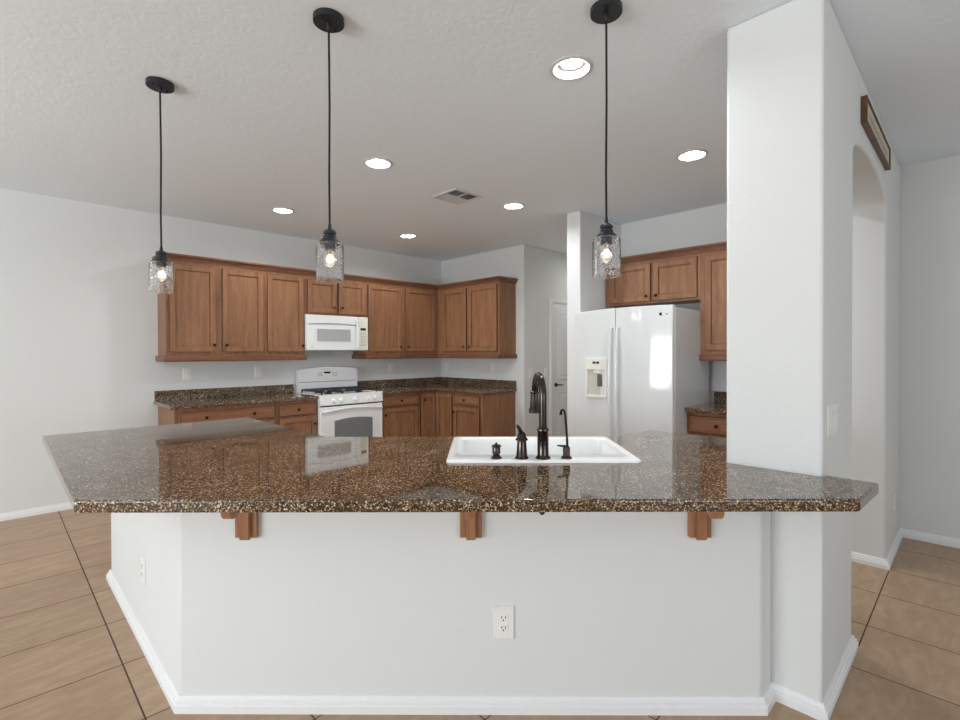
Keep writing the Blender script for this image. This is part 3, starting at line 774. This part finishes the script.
# dispenser
x0, x1, z0, z1 = FV0 - 2.528, FV0 - 2.312, .972, 1.328
yd = fy((x0 + x1) / 2) - .004
bm = bmesh.new(); box(bm, x0, x1, yd - .014, yd + .010, 1.225, z1); box(bm, x0, x0 + .018, yd - .012, yd + .010, z0, 1.225); box(bm, x1 - .018, x1, yd - .012, yd + .010, z0, 1.225); box(bm, x0, x1, yd - .016, yd + .010, z0, z0 + .022)
dp = obj('dispenser', bm, M['cream'], fd, bevel=.002)
obj('niche', bx(x0 + .018, x1 - .018, yd + .001, yd + .009, z0 + .022, 1.225), simple('dispenser_niche', (196, 197, 184), .5), dp, sm=False)
obj('display', boxes([(x0 + .075, x0 + .105, yd - .0155, yd - .014, 1.278, 1.298), (x0 + .112, x0 + .142, yd - .0155, yd - .014, 1.278, 1.298)]), M['dark'], dp, sm=False)
bm = bmesh.new(); box(bm, x0 + .118, x0 + .165, yd - .010, yd + .001, 1.075, 1.185); obj('paddle', bm, simple('grey_paddle', (92, 94, 92), .4), dp, bevel=.003)
obj('nozzle', boxes([(x0 + .085, x0 + .15, yd - .010, yd + .001, 1.195, 1.225)]), M['cream'], dp, sm=False)
# badge
xb = FV0 - 1.832
bm = bmesh.new(); box(bm, xb - .012, xb + .010, fy(xb) - .003, fy(xb) + .002, 1.684, 1.708); obj('badge', bm, M['dark'], rd, bevel=.003)
xb += .045
bm = bmesh.new(); box(bm, xb - .016, xb + .012, fy(xb) - .002, fy(xb) + .002, 1.691, 1.700); obj('badge_lettering', bm, M['grey'], rd, sm=False)

# ------------------------------------------------------------------ pendants
def pendant(u, v, label, zg=1.680):
    t = thing('pendant_light', label, 'pendant light', (u, v, CEIL), 0, 'pendant lights over the island')
    z = lambda a: a - CEIL
    cn = obj('canopy', lathe(bmesh.new(), [(0, z(2.733)), (.060, z(2.733)), (.062, z(2.735)), (.062, z(2.7565)), (0, z(2.7565))], n=36), M['black'], t)
    for a in (R(25), R(205)):
        bm = lathe(bmesh.new(), [(0, z(2.724)), (.004, z(2.725)), (.0045, z(2.7328)), (0, z(2.7328))], (.040 * math.cos(a), .040 * math.sin(a)), 10)
        obj('screw', bm, M['black'], cn)
    obj('cord_grip', lathe(bmesh.new(), [(0, z(2.706)), (.006, z(2.706)), (.010, z(2.716)), (.010, z(2.7328)), (0, z(2.7328))], n=14), M['black'], t)
    obj('cord', tube(bmesh.new(), [(0, 0, z(2.71)), (.002, .0, z(2.4)), (-.001, .001, z(2.1)), (0, 0, z(zg + .235))], .0044, 8), M['cord'], t)
    k = zg
    obj('socket_cap', lathe(bmesh.new(), [(0, z(k + .240)), (.005, z(k + .238)), (.0075, z(k + .222)), (.009, z(k + .212)), (.021, z(k + .209)), (.026, z(k + .202)), (.026, z(k + .194)),
                                          (.0215, z(k + .190)), (.0215, z(k + .187)), (.027, z(k + .184)), (.028, z(k + .176)), (.036, z(k + .169)), (.041, z(k + .161)), (.041, z(k + .156)), (0, z(k + .156))], n=28), M['black'], t)
    obj('socket', lathe(bmesh.new(), [(0, z(k + .152)), (.022, z(k + .152)), (.022, z(k + .132)), (0, z(k + .132))], n=24), M['black'], t)
    R0 = .0555
    obj('glass_shade', lathe(bmesh.new(), [(R0, z(k)), (R0, z(k + .150)), (R0 - .004, z(k + .155)), (.012, z(k + .155)), (.012, z(k + .1525)), (R0 - .005, z(k + .1525)), (R0 - .0035, z(k + .148)), (R0 - .0035, z(k))], n=44, closed=True), M['seed'], t)
    bb = obj('bulb', lathe(bmesh.new(), [(0, z(k + .1315)), (.012, z(k + .131)), (.0125, z(k + .124)), (.018, z(k + .110)), (.023, z(k + .094)), (.024, z(k + .082)), (.021, z(k + .068)), (.012, z(k + .058)), (0, z(k + .055))], n=28), M['clear'], t)
    fb = bmesh.new(); lathe(fb, [(0, z(k + .108)), (.004, z(k + .107)), (.010, z(k + .098)), (.011, z(k + .090)), (.006, z(k + .080)), (0, z(k + .078))], n=14)
    obj('filament', fb, M['filament'], bb)
pendant(.617, 2.911, 'black pendant light with seeded glass jar, leftmost and farthest back', 1.694)
pendant(.992, 1.867, 'black pendant light with seeded glass jar, hanging between the two others', 1.680)
pendant(1.756, 1.044, 'black pendant light with seeded glass jar, nearest the white column', 1.688)

# chandelier of the dining corner behind the camera (the photo shows it mirrored in the refrigerator door)
t = thing('chandelier', 'five-armed dark chandelier in the dining corner behind the camera', 'chandelier', (-1.2, 3.7, CEIL))
obj('canopy', lathe(bmesh.new(), [(0, -.03), (.05, -.03), (.065, -.012), (.065, -.0005), (0, -.0005)]), M['bronzed'], t)
obj('stem', lathe(bmesh.new(), [(0, -.95), (.02, -.95), (.03, -.92), (.02, -.88), (.008, -.84), (.008, -.03), (0, -.03)]), M['bronzed'], t)
for k in range(5):
    a = 2 * math.pi * k / 5 + .3; ca, sa = math.cos(a), math.sin(a)
    ar = obj('arm', tube(bmesh.new(), [(.02 * ca, .02 * sa, -.90), (.12 * ca, .12 * sa, -.95), (.24 * ca, .24 * sa, -.90), (.27 * ca, .27 * sa, -.82)], .008, 8), M['bronzed'], t)
    obj('candle_cup', lathe(bmesh.new(), [(0, -.825), (.03, -.815), (.032, -.805), (.012, -.80), (.012, -.74), (0, -.74)], (.27 * ca, .27 * sa), 16), M['bronzed'], ar)
    obj('bulb', lathe(bmesh.new(), [(0, -.739), (.012, -.738), (.022, -.70), (.018, -.66), (0, -.635)], (.27 * ca, .27 * sa), 16), M['chandelier_bulb'], ar)

# ------------------------------------------------------------------ recessed lights, vent, picture
ll = ['recessed ceiling light nearest the camera, beside the right-hand pendant canopy', 'recessed ceiling light between left and middle pendant cords',
      'small-looking recessed ceiling light farthest left, above the wall cabinets', 'recessed ceiling light beside the white column, over the refrigerator side',
      'recessed ceiling light just right of the ceiling vent', 'recessed ceiling light farthest back, near the corner above the microwave']
for (u, v), lab in zip(lights, ll):
    t = thing('recessed_light', lab, 'ceiling light', (u, v, CEIL), 0, 'recessed ceiling lights')
    obj('trim_ring', lathe(bmesh.new(), [(.084, -.001), (.104, -.001), (.102, -.005), (.086, -.010), (.076, -.004), (.073, .0), (.083, .0)], n=40, closed=True), M['vent'], t)
    obj('lamp_collar', lathe(bmesh.new(), [(.050, .019), (.054, .019), (.055, .044), (.050, .044)], n=40, closed=True), M['grey'], t)
    obj('baffle', lathe(bmesh.new(), [(.0835, -.0005), (.0735, -.0005), (.066, .044), (.0495, .047), (.0495, .058), (.0835, .058)], n=40, closed=True), M['whitem'], t)
    obj('lens', lathe(bmesh.new(), [(0, .022), (.025, .025), (.042, .034), (.049, .046), (.049, .056), (0, .056)], n=36), M['lens'], t)
    ld = bpy.data.lights.new('downlight_bulb', 'AREA'); ld.shape = 'DISK'; ld.size = .09; ld.energy = 10; ld.color = (.97, .985, 1)
    lo = bpy.data.objects.new('downlight_bulb', ld); C.objects.link(lo); lo.parent = t; lo.location = (0, 0, .018)
vu, vv, vs = 2.92, 3.21, .155
t = thing('ceiling_vent', 'white square ceiling air vent with louvres in the middle of ceiling', 'vent', (vu, vv, CEIL))
bm = polyfill([[(-vs, -vs), (vs, -vs), (vs, vs), (-vs, vs)], [(-vs + .02, -vs + .02), (vs - .02, -vs + .02), (vs - .02, vs - .02), (-vs + .02, vs - .02)]], -.012, -.0005)
obj('frame', bm, M['vent'], t, sm=False, bevel=.002)
obj('backing', bx(-vs + .02, vs - .02, -vs + .02, vs - .02, -.003, -.0005), M['ventdark'], t, sm=False)
bm = bmesh.new()
box(bm, -.006, .006, -vs + .02, vs - .02, -.013, -.003); box(bm, -vs + .02, vs - .02, -.006, .006, -.013, -.003)
def louvre(bm, a, b, off, d):
    # thin slat, tilted
    (ax, ay), (bx_, by) = a, b
    nx, ny = off
    vsl = [(ax, ay, -.0045), (bx_, by, -.0045), (bx_ + nx, by + ny, -.0115), (ax + nx, ay + ny, -.0115)]
    lo = [bm.verts.new(p) for p in vsl]; hi = [bm.verts.new((p[0], p[1], p[2] + .0012)) for p in vsl]
    bm.faces.new(lo); bm.faces.new(hi)
    for k in range(4): bm.faces.new((lo[k], lo[(k + 1) % 4], hi[(k + 1) % 4], hi[k]))
e = vs - .022
for k in range(6):
    p = .012 + k * .0205
    louvre(bm, (-e, p), (-.008, p), (0, .010), 0)          # quadrant -u +v
    louvre(bm, (.008, -p), (e, -p), (0, -.010), 0)         # quadrant +u -v
    louvre(bm, (p, .008), (p, e), (.010, 0), 0)            # quadrant +u +v
    louvre(bm, (-p, -e), (-p, -.008), (-.010, 0), 0)       # quadrant -u -v
obj('louvres', bm, M['vent'], t, sm=False)
# framed sign above the arch
t = thing('framed_sign', 'long narrow brown-framed sign hanging above the archway', 'picture', (3.05, VP0, 2.507), 0)
PW, PH = .92, .130
bm = bmesh.new()
for a in ((0, PW, 0, .013), (0, PW, PH - .013, PH), (0, .013, .013, PH - .013), (PW - .013, PW, .013, PH - .013)): box(bm, a[0], a[1], -.027, -.001, a[2], a[3])
obj('frame', bm, M['frame'], t, bevel=.001)
obj('panel', bx(.013, PW - .013, -.020, -.001, .013, PH - .013), M['art'], t, sm=False)
bm = bmesh.new(); x = .10
for k in range(22):
    w0 = random.uniform(.010, .024); h0 = random.uniform(.016, .040)
    box(bm, x, x + w0 * .3, -.0208, -.0200, PH / 2 - h0 / 2, PH / 2 + h0 / 2); box(bm, x, x + w0, -.0208, -.0200, PH / 2 - .003, PH / 2 + .002)
    x += w0 + .015
    if x > PW - .12: break
obj('lettering', bm, simple('faded_lettering', (150, 150, 138), .6), t, sm=False)
